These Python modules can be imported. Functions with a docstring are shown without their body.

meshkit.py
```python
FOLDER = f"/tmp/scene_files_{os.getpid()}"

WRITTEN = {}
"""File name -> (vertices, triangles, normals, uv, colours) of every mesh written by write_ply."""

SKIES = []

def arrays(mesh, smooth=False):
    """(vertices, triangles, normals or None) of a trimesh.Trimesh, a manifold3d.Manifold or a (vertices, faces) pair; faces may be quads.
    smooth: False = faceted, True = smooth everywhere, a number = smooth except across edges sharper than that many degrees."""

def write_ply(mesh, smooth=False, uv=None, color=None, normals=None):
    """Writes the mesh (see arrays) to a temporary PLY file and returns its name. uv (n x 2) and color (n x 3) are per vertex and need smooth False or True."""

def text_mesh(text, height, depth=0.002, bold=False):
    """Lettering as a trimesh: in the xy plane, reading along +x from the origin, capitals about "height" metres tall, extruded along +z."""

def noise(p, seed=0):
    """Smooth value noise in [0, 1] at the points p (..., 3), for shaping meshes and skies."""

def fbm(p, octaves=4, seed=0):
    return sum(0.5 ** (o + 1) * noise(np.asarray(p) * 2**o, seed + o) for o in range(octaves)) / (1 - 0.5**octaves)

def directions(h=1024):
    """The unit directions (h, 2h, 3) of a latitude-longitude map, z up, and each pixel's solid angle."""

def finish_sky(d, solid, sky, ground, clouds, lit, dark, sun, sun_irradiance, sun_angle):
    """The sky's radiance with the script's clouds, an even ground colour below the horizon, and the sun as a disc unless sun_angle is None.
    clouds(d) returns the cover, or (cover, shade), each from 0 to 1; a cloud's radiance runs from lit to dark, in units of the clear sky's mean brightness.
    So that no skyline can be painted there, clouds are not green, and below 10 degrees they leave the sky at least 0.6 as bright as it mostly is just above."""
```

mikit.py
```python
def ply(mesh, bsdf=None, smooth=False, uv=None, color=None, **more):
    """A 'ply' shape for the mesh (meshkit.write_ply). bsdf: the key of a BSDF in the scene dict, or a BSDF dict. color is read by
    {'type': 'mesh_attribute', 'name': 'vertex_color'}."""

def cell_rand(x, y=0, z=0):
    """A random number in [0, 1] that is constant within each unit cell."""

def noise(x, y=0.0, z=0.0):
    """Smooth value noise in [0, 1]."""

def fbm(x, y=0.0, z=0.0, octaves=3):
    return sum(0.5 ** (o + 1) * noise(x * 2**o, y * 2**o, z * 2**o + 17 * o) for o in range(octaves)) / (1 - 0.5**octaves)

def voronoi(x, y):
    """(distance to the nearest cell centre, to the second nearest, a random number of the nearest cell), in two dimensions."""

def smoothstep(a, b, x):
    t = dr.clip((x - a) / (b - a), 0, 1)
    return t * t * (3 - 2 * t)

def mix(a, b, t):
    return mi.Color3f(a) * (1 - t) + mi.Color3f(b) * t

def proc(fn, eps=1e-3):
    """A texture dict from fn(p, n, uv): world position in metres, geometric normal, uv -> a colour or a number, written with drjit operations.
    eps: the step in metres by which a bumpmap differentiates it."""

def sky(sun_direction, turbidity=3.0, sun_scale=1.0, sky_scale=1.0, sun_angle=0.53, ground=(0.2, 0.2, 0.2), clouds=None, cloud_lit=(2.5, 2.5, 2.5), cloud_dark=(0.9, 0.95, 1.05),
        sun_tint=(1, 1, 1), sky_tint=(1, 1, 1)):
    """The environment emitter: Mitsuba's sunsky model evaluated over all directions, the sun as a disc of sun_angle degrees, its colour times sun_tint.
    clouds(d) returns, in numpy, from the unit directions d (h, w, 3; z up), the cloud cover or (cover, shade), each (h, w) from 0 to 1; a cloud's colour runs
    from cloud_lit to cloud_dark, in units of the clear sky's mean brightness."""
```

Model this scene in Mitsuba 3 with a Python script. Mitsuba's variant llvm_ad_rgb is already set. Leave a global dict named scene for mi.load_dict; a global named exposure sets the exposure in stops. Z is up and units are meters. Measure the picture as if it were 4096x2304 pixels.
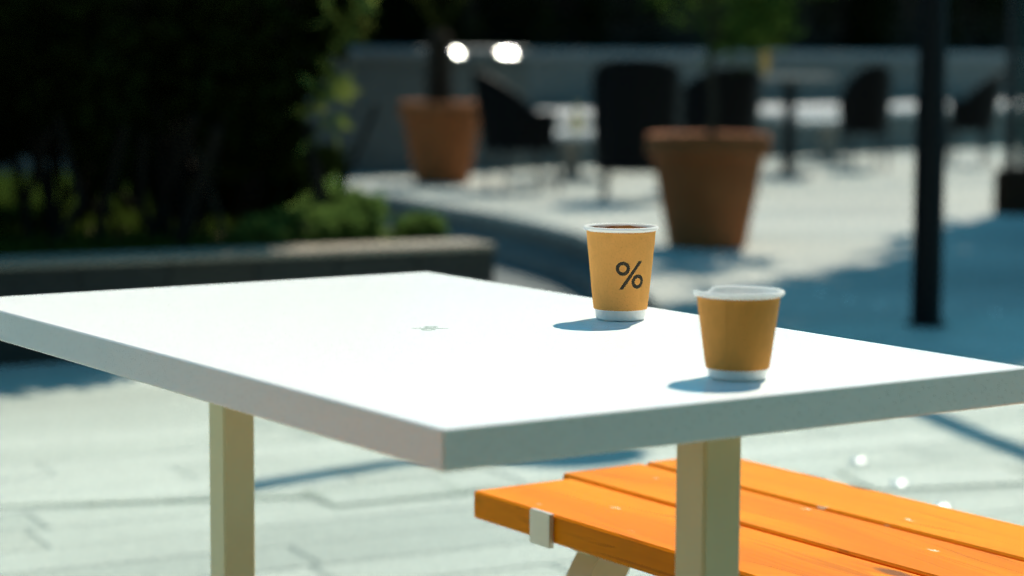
import math
import numpy as np
import trimesh
import drjit as dr
import mitsuba as mi
import mikit
import meshkit
from mikit import noise, fbm, voronoi, cell_rand, smoothstep, mix
from shapely.geometry import Polygon, LineString, Point, box as sbox
from shapely import affinity
from shapely.ops import unary_union

T = mi.ScalarTransform4f
scene, labels = {}, {}

# ------------------------------------------------------------------ camera, sky, exposure
CAM_Z, PITCH, ROLL = 1.058, math.radians(6.0159), math.radians(0.2856)
F = np.array([0, math.cos(PITCH), -math.sin(PITCH)])
U0 = np.array([0, math.sin(PITCH), math.cos(PITCH)])
UP = -math.sin(ROLL) * np.array([1.0, 0, 0]) + math.cos(ROLL) * U0
EYE = np.array([0, 0, CAM_Z])
scene['camera'] = {
    'type': 'thinlens', 'fov': 2 * math.degrees(math.atan(0.5 / 2.17097)), 'fov_axis': 'x',
    'aperture_radius': 0.0122, 'focus_distance': 2.56, 'near_clip': 0.05, 'far_clip': 600.0,
    'to_world': T().look_at(origin=EYE.tolist(), target=(EYE + F).tolist(), up=UP.tolist()),
}
SUN = (0.335, 0.643, 1.0)
scene['sky'] = mikit.sky(SUN, turbidity=3.0, sky_tint=(0.46, 1.0, 0.88), sun_tint=(0.92, 1.0, 1.07), sky_scale=1.28, ground=(0.25, 0.27, 0.25))
exposure = 2.05

# ------------------------------------------------------------------ helpers
rng = np.random.default_rng(7)


def numbered(key):
    if key not in scene and key not in labels:
        return key
    k = 1
    while f'{key}_{k:03d}' in scene or f'{key}_{k:03d}' in labels:
        k += 1
    return f'{key}_{k:03d}'


def thing(name, label, cat, group=None):
    key = numbered(name)
    labels[key] = {'label': label, 'category': cat}
    if group:
        labels[key]['group'] = group
    return key


def obj(name, mesh, m, parent=None, smooth=False, label=None, kind=None, **kw):
    key = numbered(f'{parent}__{name}' if parent else name)
    scene[key] = mikit.ply(mesh, m, smooth=smooth, **kw)
    if label or kind:
        labels[key] = {}
        if label:
            labels[key]['label'] = label
        if kind:
            labels[key]['kind'] = kind
    return key


def struct(name, mesh, m, smooth=False, label=None):
    key = obj(name, mesh, m, None, smooth)
    labels[key] = {'kind': 'structure'}
    if label:
        labels[key]['label'] = label
    return key


def cat_(ms):
    return trimesh.util.concatenate(ms)


def rot_z(a):
    c, s = math.cos(a), math.sin(a)
    return np.array([[c, -s, 0, 0], [s, c, 0, 0], [0, 0, 1, 0], [0, 0, 0, 1.0]])


def placed(mesh, loc=(0, 0, 0), rz=0.0):
    m = mesh.copy()
    m.apply_transform(rot_z(rz))
    m.apply_translation(loc)
    return m


def bevel_box(x0, x1, y0, y1, z0, z1, c=0.002):
    """A box with chamfered edges."""
    pts = []
    for sx, X in ((1, x0), (-1, x1)):
        for sy, Y in ((1, y0), (-1, y1)):
            for sz, Z in ((1, z0), (-1, z1)):
                pts += [(X, Y + sy * c, Z + sz * c), (X + sx * c, Y, Z + sz * c), (X + sx * c, Y + sy * c, Z)]
    return trimesh.convex.convex_hull(np.array(pts))


def prism(poly, z0, z1, c=0.0):
    """Polygon extruded from z0 to z1; with a chamfer c round the top."""
    if c <= 0:
        m = trimesh.creation.extrude_polygon(poly, z1 - z0, engine='earcut')
        m.apply_translation((0, 0, z0))
        return m
    inner = poly.buffer(-c, join_style=2)
    if inner.is_empty or inner.geom_type != 'Polygon':
        return prism(poly, z0, z1)
    p = np.array(poly.exterior.coords)[:-1]
    q = np.array(inner.exterior.coords)[:-1]
    if len(p) != len(q) or not poly.convex_hull.equals(poly) and len(p) > 8:
        return prism(poly, z0, z1)
    hull = np.vstack([np.c_[p, np.full(len(p), z0)], np.c_[p, np.full(len(p), z1 - c)], np.c_[q, np.full(len(q), z1)]])
    return trimesh.convex.convex_hull(hull)


def tube(points, radii, sides=10, cap=True):
    p = np.asarray(points, float)
    r = np.broadcast_to(radii, (len(p),))
    t = np.gradient(p, axis=0)
    t /= np.linalg.norm(t, axis=1, keepdims=True)
    ref = np.where(np.abs(t[:, 2:]) < 0.9, [[0, 0, 1.0]], [[1.0, 0, 0]])
    a = np.cross(t, ref)
    for i in range(1, len(a)):
        a[i] = a[i - 1] - t[i] * (a[i - 1] @ t[i])
    a /= np.linalg.norm(a, axis=1, keepdims=True)
    b = np.cross(t, a)
    ang = np.arange(sides) * 2 * math.pi / sides
    v = p[:, None] + r[:, None, None] * (np.cos(ang)[None, :, None] * a[:, None] + np.sin(ang)[None, :, None] * b[:, None])
    v = v.reshape(-1, 3)
    f = []
    for i in range(len(p) - 1):
        for j in range(sides):
            k = (j + 1) % sides
            f += [(i * sides + j, i * sides + k, (i + 1) * sides + k), (i * sides + j, (i + 1) * sides + k, (i + 1) * sides + j)]
    if cap:
        n = len(v)
        v = np.vstack([v, p[:1], p[-1:]])
        for j in range(sides):
            k = (j + 1) % sides
            f += [(n, k, j), (n + 1, (len(p) - 1) * sides + j, (len(p) - 1) * sides + k)]
    return trimesh.Trimesh(v, np.array(f), process=False)


def lathe(profile, sides=48, dz=None):
    """profile: (r, z) points; an optional dz(angle, index) lifts the points. Radius 0 closes."""
    pr = np.asarray(profile, float)
    ang = np.arange(sides) * 2 * math.pi / sides
    v = np.zeros((len(pr), sides, 3))
    v[..., 0] = pr[:, :1] * np.cos(ang)
    v[..., 1] = pr[:, :1] * np.sin(ang)
    v[..., 2] = pr[:, 1:]
    if dz is not None:
        v = dz(v, ang)
    f = []
    for i in range(len(pr) - 1):
        j = np.arange(sides)
        k = (j + 1) % sides
        f.append(np.stack([i * sides + j, i * sides + k, (i + 1) * sides + k], 1))
        f.append(np.stack([i * sides + j, (i + 1) * sides + k, (i + 1) * sides + j], 1))
    return trimesh.Trimesh(v.reshape(-1, 3), np.vstack(f), process=False)


def leaves(points, size, spread=0.6, aspect=2.4, up=0.0, rnd=rng, direction=None):
    """One small folded leaf (two triangles) per point, turned at random."""
    n = len(points)
    d = rnd.normal(size=(n, 3))
    d[:, 2] += up
    if direction is not None:
        d = direction + spread * d
    d /= np.linalg.norm(d, axis=1, keepdims=True)
    e = rnd.normal(size=(n, 3))
    s = np.cross(d, e)
    s /= np.linalg.norm(s, axis=1, keepdims=True)
    nn = np.cross(d, s)
    L = (size * rnd.uniform(0.65, 1.25, (n, 1)))
    w = L / aspect
    a = points
    b = points + d * L * 0.45 + s * w * 0.5 + nn * w * 0.12
    c = points + d * L
    e2 = points + d * L * 0.45 - s * w * 0.5 + nn * w * 0.12
    v = np.stack([a, b, c, e2], 1).reshape(-1, 3)
    i = np.arange(n)[:, None] * 4
    f = np.vstack([i + [0, 1, 2], i + [0, 2, 3]])
    return trimesh.Trimesh(v, f, process=False)


def crown_points(n, centre, radii, rnd, clumps=28, egg=0.0, clump_r=0.34):
    """Leaf positions gathered in clumps spread through an (egg-shaped) volume."""
    q = rnd.normal(size=(clumps, 3))
    q /= np.linalg.norm(q, axis=1, keepdims=True)
    q *= rnd.uniform(0.25, 0.92, (clumps, 1)) ** 0.6
    which = rnd.integers(0, clumps, n)
    r = rnd.normal(size=(n, 3))
    r /= np.linalg.norm(r, axis=1, keepdims=True)
    r *= rnd.uniform(0, 1, (n, 1)) ** 0.45 * clump_r * rnd.uniform(0.7, 1.25, (clumps, 1))[which]
    p = q[which] + r
    p[:, :2] *= 1 + egg * p[:, 2:3]
    return np.asarray(centre) + p * np.asarray(radii)


# ------------------------------------------------------------------ materials
def rgb(*c):
    return {'type': 'rgb', 'value': list(c)}


def principled(base, rough=0.6, spec=0.5, **kw):
    b = base if isinstance(base, dict) else rgb(*base)
    return {'type': 'principled', 'base_color': b, 'roughness': rough, 'specular': spec, **kw}


def two(d):
    return {'type': 'twosided', 'bsdf': d}


def mat(name, d):
    scene[name] = {**d}
    return name


A_T = math.radians(33.908)          # table and bench direction
A_P = math.radians(27.6)            # paving direction
UT = np.array([math.cos(A_T), math.sin(A_T)])
VT = np.array([-math.sin(A_T), math.cos(A_T)])


def wu(u, v):                       # table axes -> world
    return UT * u + VT * v


def stone_fn(base, amp, fine, blot=1.5):
    base = np.array(base)

    def fn(p, n, uv):
        g = fbm(p.x * fine, p.y * fine, p.z * fine, 2)
        b = fbm(p.x * blot + 3, p.y * blot, p.z * blot, 3)
        k = 1 + amp * (g - 0.5) + amp * 0.9 * (b - 0.5)
        return mi.Color3f(*[float(c) for c in base]) * k
    return fn


for i, c in enumerate([(0.375, 0.43, 0.39), (0.325, 0.38, 0.345), (0.41, 0.465, 0.425), (0.35, 0.40, 0.36)]):
    mat(f'm_paver_{i}', principled(mikit.proc(stone_fn(c, 0.34, 130.0)), 0.62, 0.35))
for i, c in enumerate([(0.345, 0.36, 0.33), (0.30, 0.32, 0.295), (0.375, 0.385, 0.35)]):
    mat(f'm_slab_{i}', principled(mikit.proc(stone_fn(c, 0.42, 60.0, 0.8)), 0.7, 0.15))
mat('m_joint', principled(mikit.proc(stone_fn((0.34, 0.38, 0.34), 0.4, 80.0)), 0.9, 0.2))
mat('m_ramp', principled(mikit.proc(stone_fn((0.11, 0.125, 0.125), 0.4, 40.0)), 0.8, 0.3))
mat('m_dark_stone', principled(mikit.proc(stone_fn((0.15, 0.165, 0.16), 0.5, 50.0)), 0.85, 0.15))
mat('m_wall', principled(mikit.proc(stone_fn((0.080, 0.092, 0.089), 0.5, 18.0)), 0.75, 0.3))
mat('m_coping', principled(mikit.proc(stone_fn((0.125, 0.14, 0.145), 0.3, 30.0)), 0.6, 0.2))
mat('m_upper', principled(mikit.proc(stone_fn((0.42, 0.42, 0.42), 0.3, 30.0)), 0.65, 0.3))
for i, c in enumerate([(0.034, 0.033, 0.027), (0.027, 0.028, 0.025), (0.042, 0.039, 0.032)]):
    mat(f'm_kerb_{i}', principled(mikit.proc(stone_fn(c, 0.5, 60.0)), 0.75, 0.3))
mat('m_cap', principled(mikit.proc(stone_fn((0.25, 0.215, 0.17), 0.4, 60.0)), 0.7, 0.3))


def soil_fn(p, n, uv):
    g = fbm(p.x * 25, p.y * 25, p.z * 25, 3)
    return mix((0.10, 0.085, 0.055), (0.27, 0.235, 0.15), g)


mat('m_soil', principled(mikit.proc(soil_fn), 0.95, 0.1))


def top_fn(p, n, uv):               # engineered stone with fine grey flecks
    d1, d2, r = voronoi(p.x * 420 + p.z * 300, p.y * 420 + p.z * 410)
    fleck = smoothstep(0.30, 0.18, d1) * smoothstep(0.72, 0.9, r)
    g = fbm(p.x * 900, p.y * 900, p.z * 900, 2)
    return mix((0.81, 0.815, 0.805), (0.44, 0.44, 0.41), fleck * 0.6) * (0.96 + 0.08 * g)


mat('m_top', {'type': 'blendbsdf', 'weight': 0.47, 'matt': principled(mikit.proc(top_fn), 0.65, 0.1),
              'polish': {'type': 'roughplastic', 'diffuse_reflectance': mikit.proc(top_fn), 'alpha': 0.04, 'int_ior': 1.5}})
mat('m_cream', principled((0.64, 0.53, 0.30), 0.42, 0.45))
mat('m_cream_strap', principled((0.60, 0.56, 0.48), 0.3, 0.5, metallic=0.5))


def plank_fn(shade, off):
    def fn(p, n, uv):
        u = p.x * float(UT[0]) + p.y * float(UT[1])
        v = p.x * float(VT[0]) + p.y * float(VT[1]) + off
        warp = fbm(u * 9 + off, v * 1.6, p.z * 9, 3)
        grain = fbm(u * 150 + warp * 26, v * 3.0, p.z * 150 + off, 3)
        broad = fbm(u * 14 + warp * 3, v * 1.3, p.z * 6 + off * 3, 3)
        c = mix((0.60, 0.142, 0.0015), (0.88, 0.295, 0.0025), smoothstep(0.25, 0.75, broad) * 0.55 + 0.45 * grain) * shade
        c = mix(c, (0.40, 0.090, 0.003), smoothstep(0.56, 0.78, grain) * 0.6)
        # knots
        d1, d2, r = voronoi(u * 9 + off, v * 3.2)
        knot = smoothstep(0.13, 0.05, d1) * smoothstep(0.80, 0.84, r)
        c = mix(c, (0.16, 0.07, 0.03), knot * 0.8)
        # chips where the stain has come off
        e1, e2, q = voronoi(u * 46 + off * 5, v * 24)
        chip = smoothstep(0.30, 0.14, e1) * smoothstep(0.970, 0.98, q) * smoothstep(0.45, 0.58, fbm(u * 240, v * 90, off, 2))
        return mix(c, (0.78, 0.62, 0.42), chip * 0.9)
    return fn


for i, s in enumerate((0.97, 1.0, 1.04)):
    mat(f'm_plank_{i}', principled(mikit.proc(plank_fn(s, 1.7 * i + 0.4)), 0.5, 0.07))


def kraft_fn(p, n, uv):
    g = fbm(p.x * 900, p.y * 900, p.z * 500, 2)
    b = fbm(p.x * 160, p.y * 160, p.z * 90, 3)
    fib = smoothstep(0.66, 0.80, noise(p.x * 1500, p.y * 1500, p.z * 600))
    c = mix((0.74, 0.335, 0.080), (0.86, 0.400, 0.110), 0.5 * g + 0.5 * b)
    return mix(c, (0.50, 0.22, 0.05), fib * 0.3)


def ink_fn(p, n, uv):               # stamped ink with specks of bare paper
    g = noise(p.x * 1500, p.y * 1500, p.z * 1500)
    b = noise(p.x * 700 + 5, p.y * 700, p.z * 700)
    bare = smoothstep(0.68, 0.82, g) * (0.25 + 0.65 * b)
    return mix((0.035, 0.030, 0.022), (0.42, 0.24, 0.08), bare)


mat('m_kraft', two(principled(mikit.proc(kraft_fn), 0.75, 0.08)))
def kraft_shaded_fn(p, n, uv):
    return kraft_fn(p, n, uv) * mi.Color3f(0.76, 0.72, 0.60)  # kraft copy darkened for the weaker light on the nearer cup


mat('m_kraft_shaded', two(principled(mikit.proc(kraft_shaded_fn), 0.7, 0.12)))
mat('m_ink', two(principled(mikit.proc(ink_fn), 0.7, 0.2)))
mat('m_table_ink', two(principled((0.30, 0.36, 0.31), 0.5, 0.3)))
mat('m_paper', two(principled((0.80, 0.81, 0.79), 0.38, 0.5)))
mat('m_rim', {'type': 'principledthin', 'base_color': rgb(0.88, 0.89, 0.88), 'roughness': 0.5, 'diff_trans': 0.9, 'eta': 1.4, 'spec_trans': 0.0})
mat('m_inner', two(principled((0.78, 0.78, 0.77), 0.35, 0.5)))


def coffee_fn(p, n, uv):
    g = fbm(p.x * 60, p.y * 60, p.z * 20, 3)
    return mix((0.42, 0.17, 0.03), (0.66, 0.36, 0.11), smoothstep(0.3, 0.7, g))


mat('m_stain', two(principled(mikit.proc(coffee_fn), 0.35, 0.5)))
mat('m_coffee', principled((0.05, 0.02, 0.008), 0.05, 0.5))

mat('m_black_metal', principled((0.005, 0.007, 0.009), 0.5, 0.12))
mat('m_steel', principled((0.86, 0.87, 0.88), 0.3, 0.5, metallic=1.0))
mat('m_steel_brushed', principled((0.78, 0.80, 0.82), 0.45, 0.5, metallic=1.0))
mat('m_cover_frame', principled((0.27, 0.33, 0.28), 0.6, 0.4))


def terra_fn(p, n, uv):
    g = fbm(p.x * 14, p.y * 14, p.z * 10, 3)
    f = fbm(p.x * 120, p.y * 120, p.z * 120, 2)
    c = mix((0.25, 0.068, 0.015), (0.32, 0.105, 0.030), g)
    return c * (0.85 + 0.3 * f)


mat('m_terra', principled(mikit.proc(terra_fn), 0.75, 0.3))
mat('m_trunk', principled((0.06, 0.045, 0.03), 0.9, 0.2))
mat('m_palm_trunk', principled((0.035, 0.024, 0.016), 0.95, 0.1))
mat('m_stem', principled((0.012, 0.011, 0.009), 0.9, 0.1))


def leaf(name, c, trans=0.7, rough=0.45, spec=0.5):
    mat(name, {'type': 'principledthin', 'base_color': rgb(*c), 'roughness': rough, 'diff_trans': trans, 'eta': 1.45, 'spec_trans': 0.0})


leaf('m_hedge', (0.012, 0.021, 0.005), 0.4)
leaf('m_hedge_sunlit', (0.20, 0.25, 0.06), 0.9)  # paler hedge leaf that carries the sun rim in its colour
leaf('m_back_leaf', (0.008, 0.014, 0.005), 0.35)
leaf('m_tree_leaf', (0.065, 0.120, 0.024), 0.7, 0.22)
leaf('m_low_leaf', (0.12, 0.20, 0.05), 0.9)
leaf('m_grass', (0.055, 0.090, 0.016), 0.9)
leaf('m_added_tree_leaf', (0.045, 0.095, 0.016), 0.6)  # green raised for the fill from the added trees
leaf('m_tall_leaf', (0.03, 0.055, 0.012), 0.6)
leaf('m_frond', (0.045, 0.050, 0.012), 0.6)
leaf('m_dry_leaf', (0.45, 0.32, 0.12), 0.8)
mat('m_wicker', two(principled((0.004, 0.0045, 0.005), 0.6, 0.08)))
mat('m_cushion', principled((0.012, 0.012, 0.013), 0.8, 0.1))
mat('m_white_top', principled(mikit.proc(stone_fn((0.62, 0.62, 0.62), 0.15, 90.0)), 0.35, 0.5))
mat('m_grey_post', principled((0.20, 0.21, 0.20), 0.6, 0.3))
mat('m_bottle', principled((0.50, 0.40, 0.13), 0.25, 0.5))
mat('m_pane', {'type': 'thindielectric', 'int_ior': 1.5})
mat('m_core_reflection', principled((0.025, 0.075, 0.068), 0.6, 0.2))  # teal reflections of the panes put into the core colour
mat('m_frame', principled((0.012, 0.014, 0.014), 0.5, 0.4))
mat('m_plinth', principled(mikit.proc(stone_fn((0.020, 0.012, 0.007), 0.4, 30.0)), 0.85, 0.1))

mat('m_added_house', principled(mikit.proc(stone_fn((0.26, 0.21, 0.15), 0.3, 8.0)), 0.8, 0.2))
def added_lawn_fn(p, n, uv):
    g = fbm(p.x * 9, p.y * 9, 0.0, 3)
    f = noise(p.x * 150, p.y * 150, 0.0)
    return mix((0.030, 0.050, 0.016), (0.055, 0.085, 0.026), 0.5 * g + 0.5 * f)


mat('m_added_lawn', principled(mikit.proc(added_lawn_fn), 0.9, 0.15))
# ------------------------------------------------------------------ ground, ramp, terrace edge, upper terrace
TE = np.array([(0.640, 8.35), (0.632, 9.0), (0.618, 9.5), (0.585, 10.6), (0.530, 11.8), (0.452, 12.9), (0.330, 13.5), (0.171, 14.0), (-0.090, 14.72),
               (-0.378, 15.42), (-0.745, 16.3), (-1.208, 17.29), (-2.1, 18.4), (-3.6, 19.7)])
PC = np.array([-0.065, 8.32])                     # near right corner of the raised planter
PD = np.array([-0.884, -0.467])                   # along its front, to the left
PN = np.array([-0.40, 0.9165])                    # along its right side, away
planter_poly = Polygon([PC, PC + 6.4 * PD, PC + 6.4 * PD + 5.6 * PN, PC + 5.6 * PN])
ramp_poly = Polygon([tuple(PC + (0.02, -0.02))] + [tuple(q) for q in TE] + [(-9.0, 22.0), (-13.0, 16.0), (-9.5, 9.0)] + [tuple(PC + 6.4 * PD + 1.2 * PN)] + [tuple(PC + 6.4 * PD + 0.2 * PN)]).buffer(0)
front_edge = LineString([(-12.0, 11.4), (-1.35, 19.39), (0.186, 20.55), (4.22, 24.6), (12.0, 32.4)])
back_edge = front_edge.offset_curve(2.6, join_style=2)
lowland = Polygon([(-200, -200), (200, -200), (200, 300), (-200, 300)])
ground_poly = lowland.difference(ramp_poly)


def flat(poly, z):
    ms = []
    for g in getattr(poly, 'geoms', [poly]):
        v, f = trimesh.creation.triangulate_polygon(g, engine='earcut')
        ms.append(trimesh.Trimesh(np.c_[v, np.full(len(v), z)], f, process=False))
    m = cat_(ms)
    if m.face_normals[:, 2].sum() < 0:
        m.invert()
    return m


added_lawn_line = [(-200, -200), (200, -200), (200, 1.1), (2.6, 1.25), (-0.5, 1.3), (-1.8, 0.8), (-200, 0.7)]
added_lawn_poly = Polygon(added_lawn_line)
struct('ground', flat(ground_poly.difference(added_lawn_poly), -0.008), 'm_joint')
struct('added_lawn', flat(added_lawn_poly, -0.006), 'm_added_lawn')  # unseen dark ground added near the viewer to cut bounced light


def ramp_z(y):
    t = np.clip((y - 8.35) / (12.4 - 8.35), 0, 1)
    return -0.008 - 0.315 * t * t * (3 - 2 * t)


ms = []
ys = list(np.arange(4.0, 13.0, 0.5)) + [16.0, 23.0]
for a, b in zip(ys[:-1], ys[1:]):
    band = ramp_poly.intersection(sbox(-20, a, 20, b))
    for g in getattr(band, 'geoms', [band]):
        if g.geom_type == 'Polygon' and g.area > 1e-4:
            ms.append(flat(g, 0))
m = cat_(ms)
m.vertices[:, 2] = ramp_z(m.vertices[:, 1])
struct('path', m, 'm_ramp')

# stone steps along the curved edge between the terrace and the lower path
edge = 'terrace_edge'
labels[edge] = {'kind': 'structure'}
line = LineString([tuple(q) for q in TE])
def curb_blocks(offset, width, z0, z1, parent, name, mats, length):
    ln = line
    if offset:
        near, far = sorted((line.offset_curve(offset), line.offset_curve(-offset)), key=lambda c: c.distance(Point(-2.0, 14.0)))
        ln = near if offset > 0 else far
    n = int(ln.length / length)
    for i in range(n):
        s0, s1 = ln.length * i / n + 0.004, ln.length * (i + 1) / n - 0.004
        p, q = np.array(ln.interpolate(s0).coords[0]), np.array(ln.interpolate(s1).coords[0])
        d = (q - p) / np.linalg.norm(q - p)
        nrm = np.array([-d[1], d[0]])
        if (np.array([-2.5, 13.0]) - p) @ nrm > 0:
            nrm = -nrm                          # towards the terrace
        pts = [p, q, q + nrm * width, p + nrm * width]
        obj(name, prism(Polygon(pts).convex_hull, z0, z1, 0.008), mats[i % len(mats)], parent)


curb_blocks(0.0, 0.30, -0.055, 0.0, edge, 'edge_slab', ['m_slab_0', 'm_slab_1', 'm_slab_2'], 0.62)
curb_blocks(-0.05, 0.24, -0.6, -0.058, edge, 'upper_stone', ['m_dark_stone'], 0.62)
curb_blocks(0.04, 0.085, -0.6, -0.20, edge, 'lower_stone', ['m_dark_stone'], 0.62)

# paving: narrow granite planks near the tables, larger slabs over the terrace
CP, SP = math.cos(A_P), math.sin(A_P)


def pv(a, b):
    return (a * CP - b * SP, a * SP + b * CP)


pavement = 'pavement'
labels[pavement] = {'kind': 'structure'}
solid = unary_union([ramp_poly.buffer(0.005), planter_poly.buffer(0.01), LineString([tuple(q) for q in TE]).buffer(0.305, single_sided=False)])
view = Polygon([(-0.30 * 3.9, 3.9), (0.30 * 3.9, 3.9), (0.30 * 26, 26), (-0.30 * 26, 26)]).buffer(0.5)
upper_block = Polygon(list(front_edge.coords) + [(12, 60), (-12, 60)]).buffer(0.02)
prng = np.random.default_rng(11)


def lay(b0, b1, width, l0, l1, joint, mats, name, top, limit):
    b, made = b0, 0
    while b < b1 - 1e-6:
        a = -14 + prng.uniform(0, l1)
        while a < 16:
            L = prng.uniform(l0, l1)
            q = Polygon([pv(a + joint * 0.4, b + joint), pv(a + L - joint * 0.4, b + joint), pv(a + L - joint * 0.4, b + width - joint), pv(a + joint * 0.4, b + width - joint)])
            a += L
            if not q.intersects(view):
                continue
            q = q.difference(solid).difference(upper_block)
            for g in getattr(q, 'geoms', [q]):
                if g.geom_type != 'Polygon' or g.area < 0.004:
                    continue
                z = top + prng.uniform(-0.0012, 0.0012)
                obj(name, prism(g, -0.03, z, 0.004 if len(g.exterior.coords) == 5 else 0), mats[prng.integers(len(mats))], pavement)
                made += 1
        b += width
    return made


n1 = lay(3.4, 7.2, 0.20, 0.8, 1.5, 0.0025, [f'm_paver_{i}' for i in range(4)], 'paver', 0.0, 300)
n2 = lay(7.2, 26.4, 0.80, 1.2, 2.0, 0.004, [f'm_slab_{i}' for i in range(3)], 'slab', 0.0, 300)
print('pavers', n1, 'slabs', n2)

# slot drain crossing the planks, and two access covers with metal frames
p0, p1 = np.array([-1.9, 4.955]), np.array([0.78, 5.50])
d = (p1 - p0) / np.linalg.norm(p1 - p0)
nn = np.array([-d[1], d[0]])
dk = thing('slot_drain', 'thin dark slot drain line running across the pale paving planks', 'drain')
n = 5
for i in range(n):
    a, b = p0 + (p1 - p0) * i / n + d * 0.003, p0 + (p1 - p0) * (i + 1) / n - d * 0.003
    obj('section', prism(Polygon([a - nn * 0.011, b - nn * 0.011, b + nn * 0.011, a + nn * 0.011]), -0.02, 0.0045), 'm_cover_frame', dk)


def cover(cx, cy, sx, sy, rz, label):
    k = thing('access_cover', label, 'access cover', 'flush access covers in the paving')
    w = 0.012
    outer = sbox(-sx / 2, -sy / 2, sx / 2, sy / 2)
    ring = affinity.translate(affinity.rotate(outer.difference(outer.buffer(-w, join_style=2)), math.degrees(rz), origin=(0, 0)), cx, cy)
    obj('frame', prism(ring, -0.02, 0.0048), 'm_cover_frame', k)
    lid = affinity.translate(affinity.rotate(outer.buffer(-w - 0.003, join_style=2), math.degrees(rz), origin=(0, 0)), cx, cy)
    obj('lid', prism(lid, -0.02, 0.0042), 'm_paver_2', k)


cover(-0.30, 5.29, 0.36, 0.19, A_P, 'small stone access cover in a thin frame behind the left table leg')
cover(1.08, 5.52, 0.46, 0.25, math.radians(15), 'stone access cover in a thin frame beyond the orange bench near the metal studs')

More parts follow.
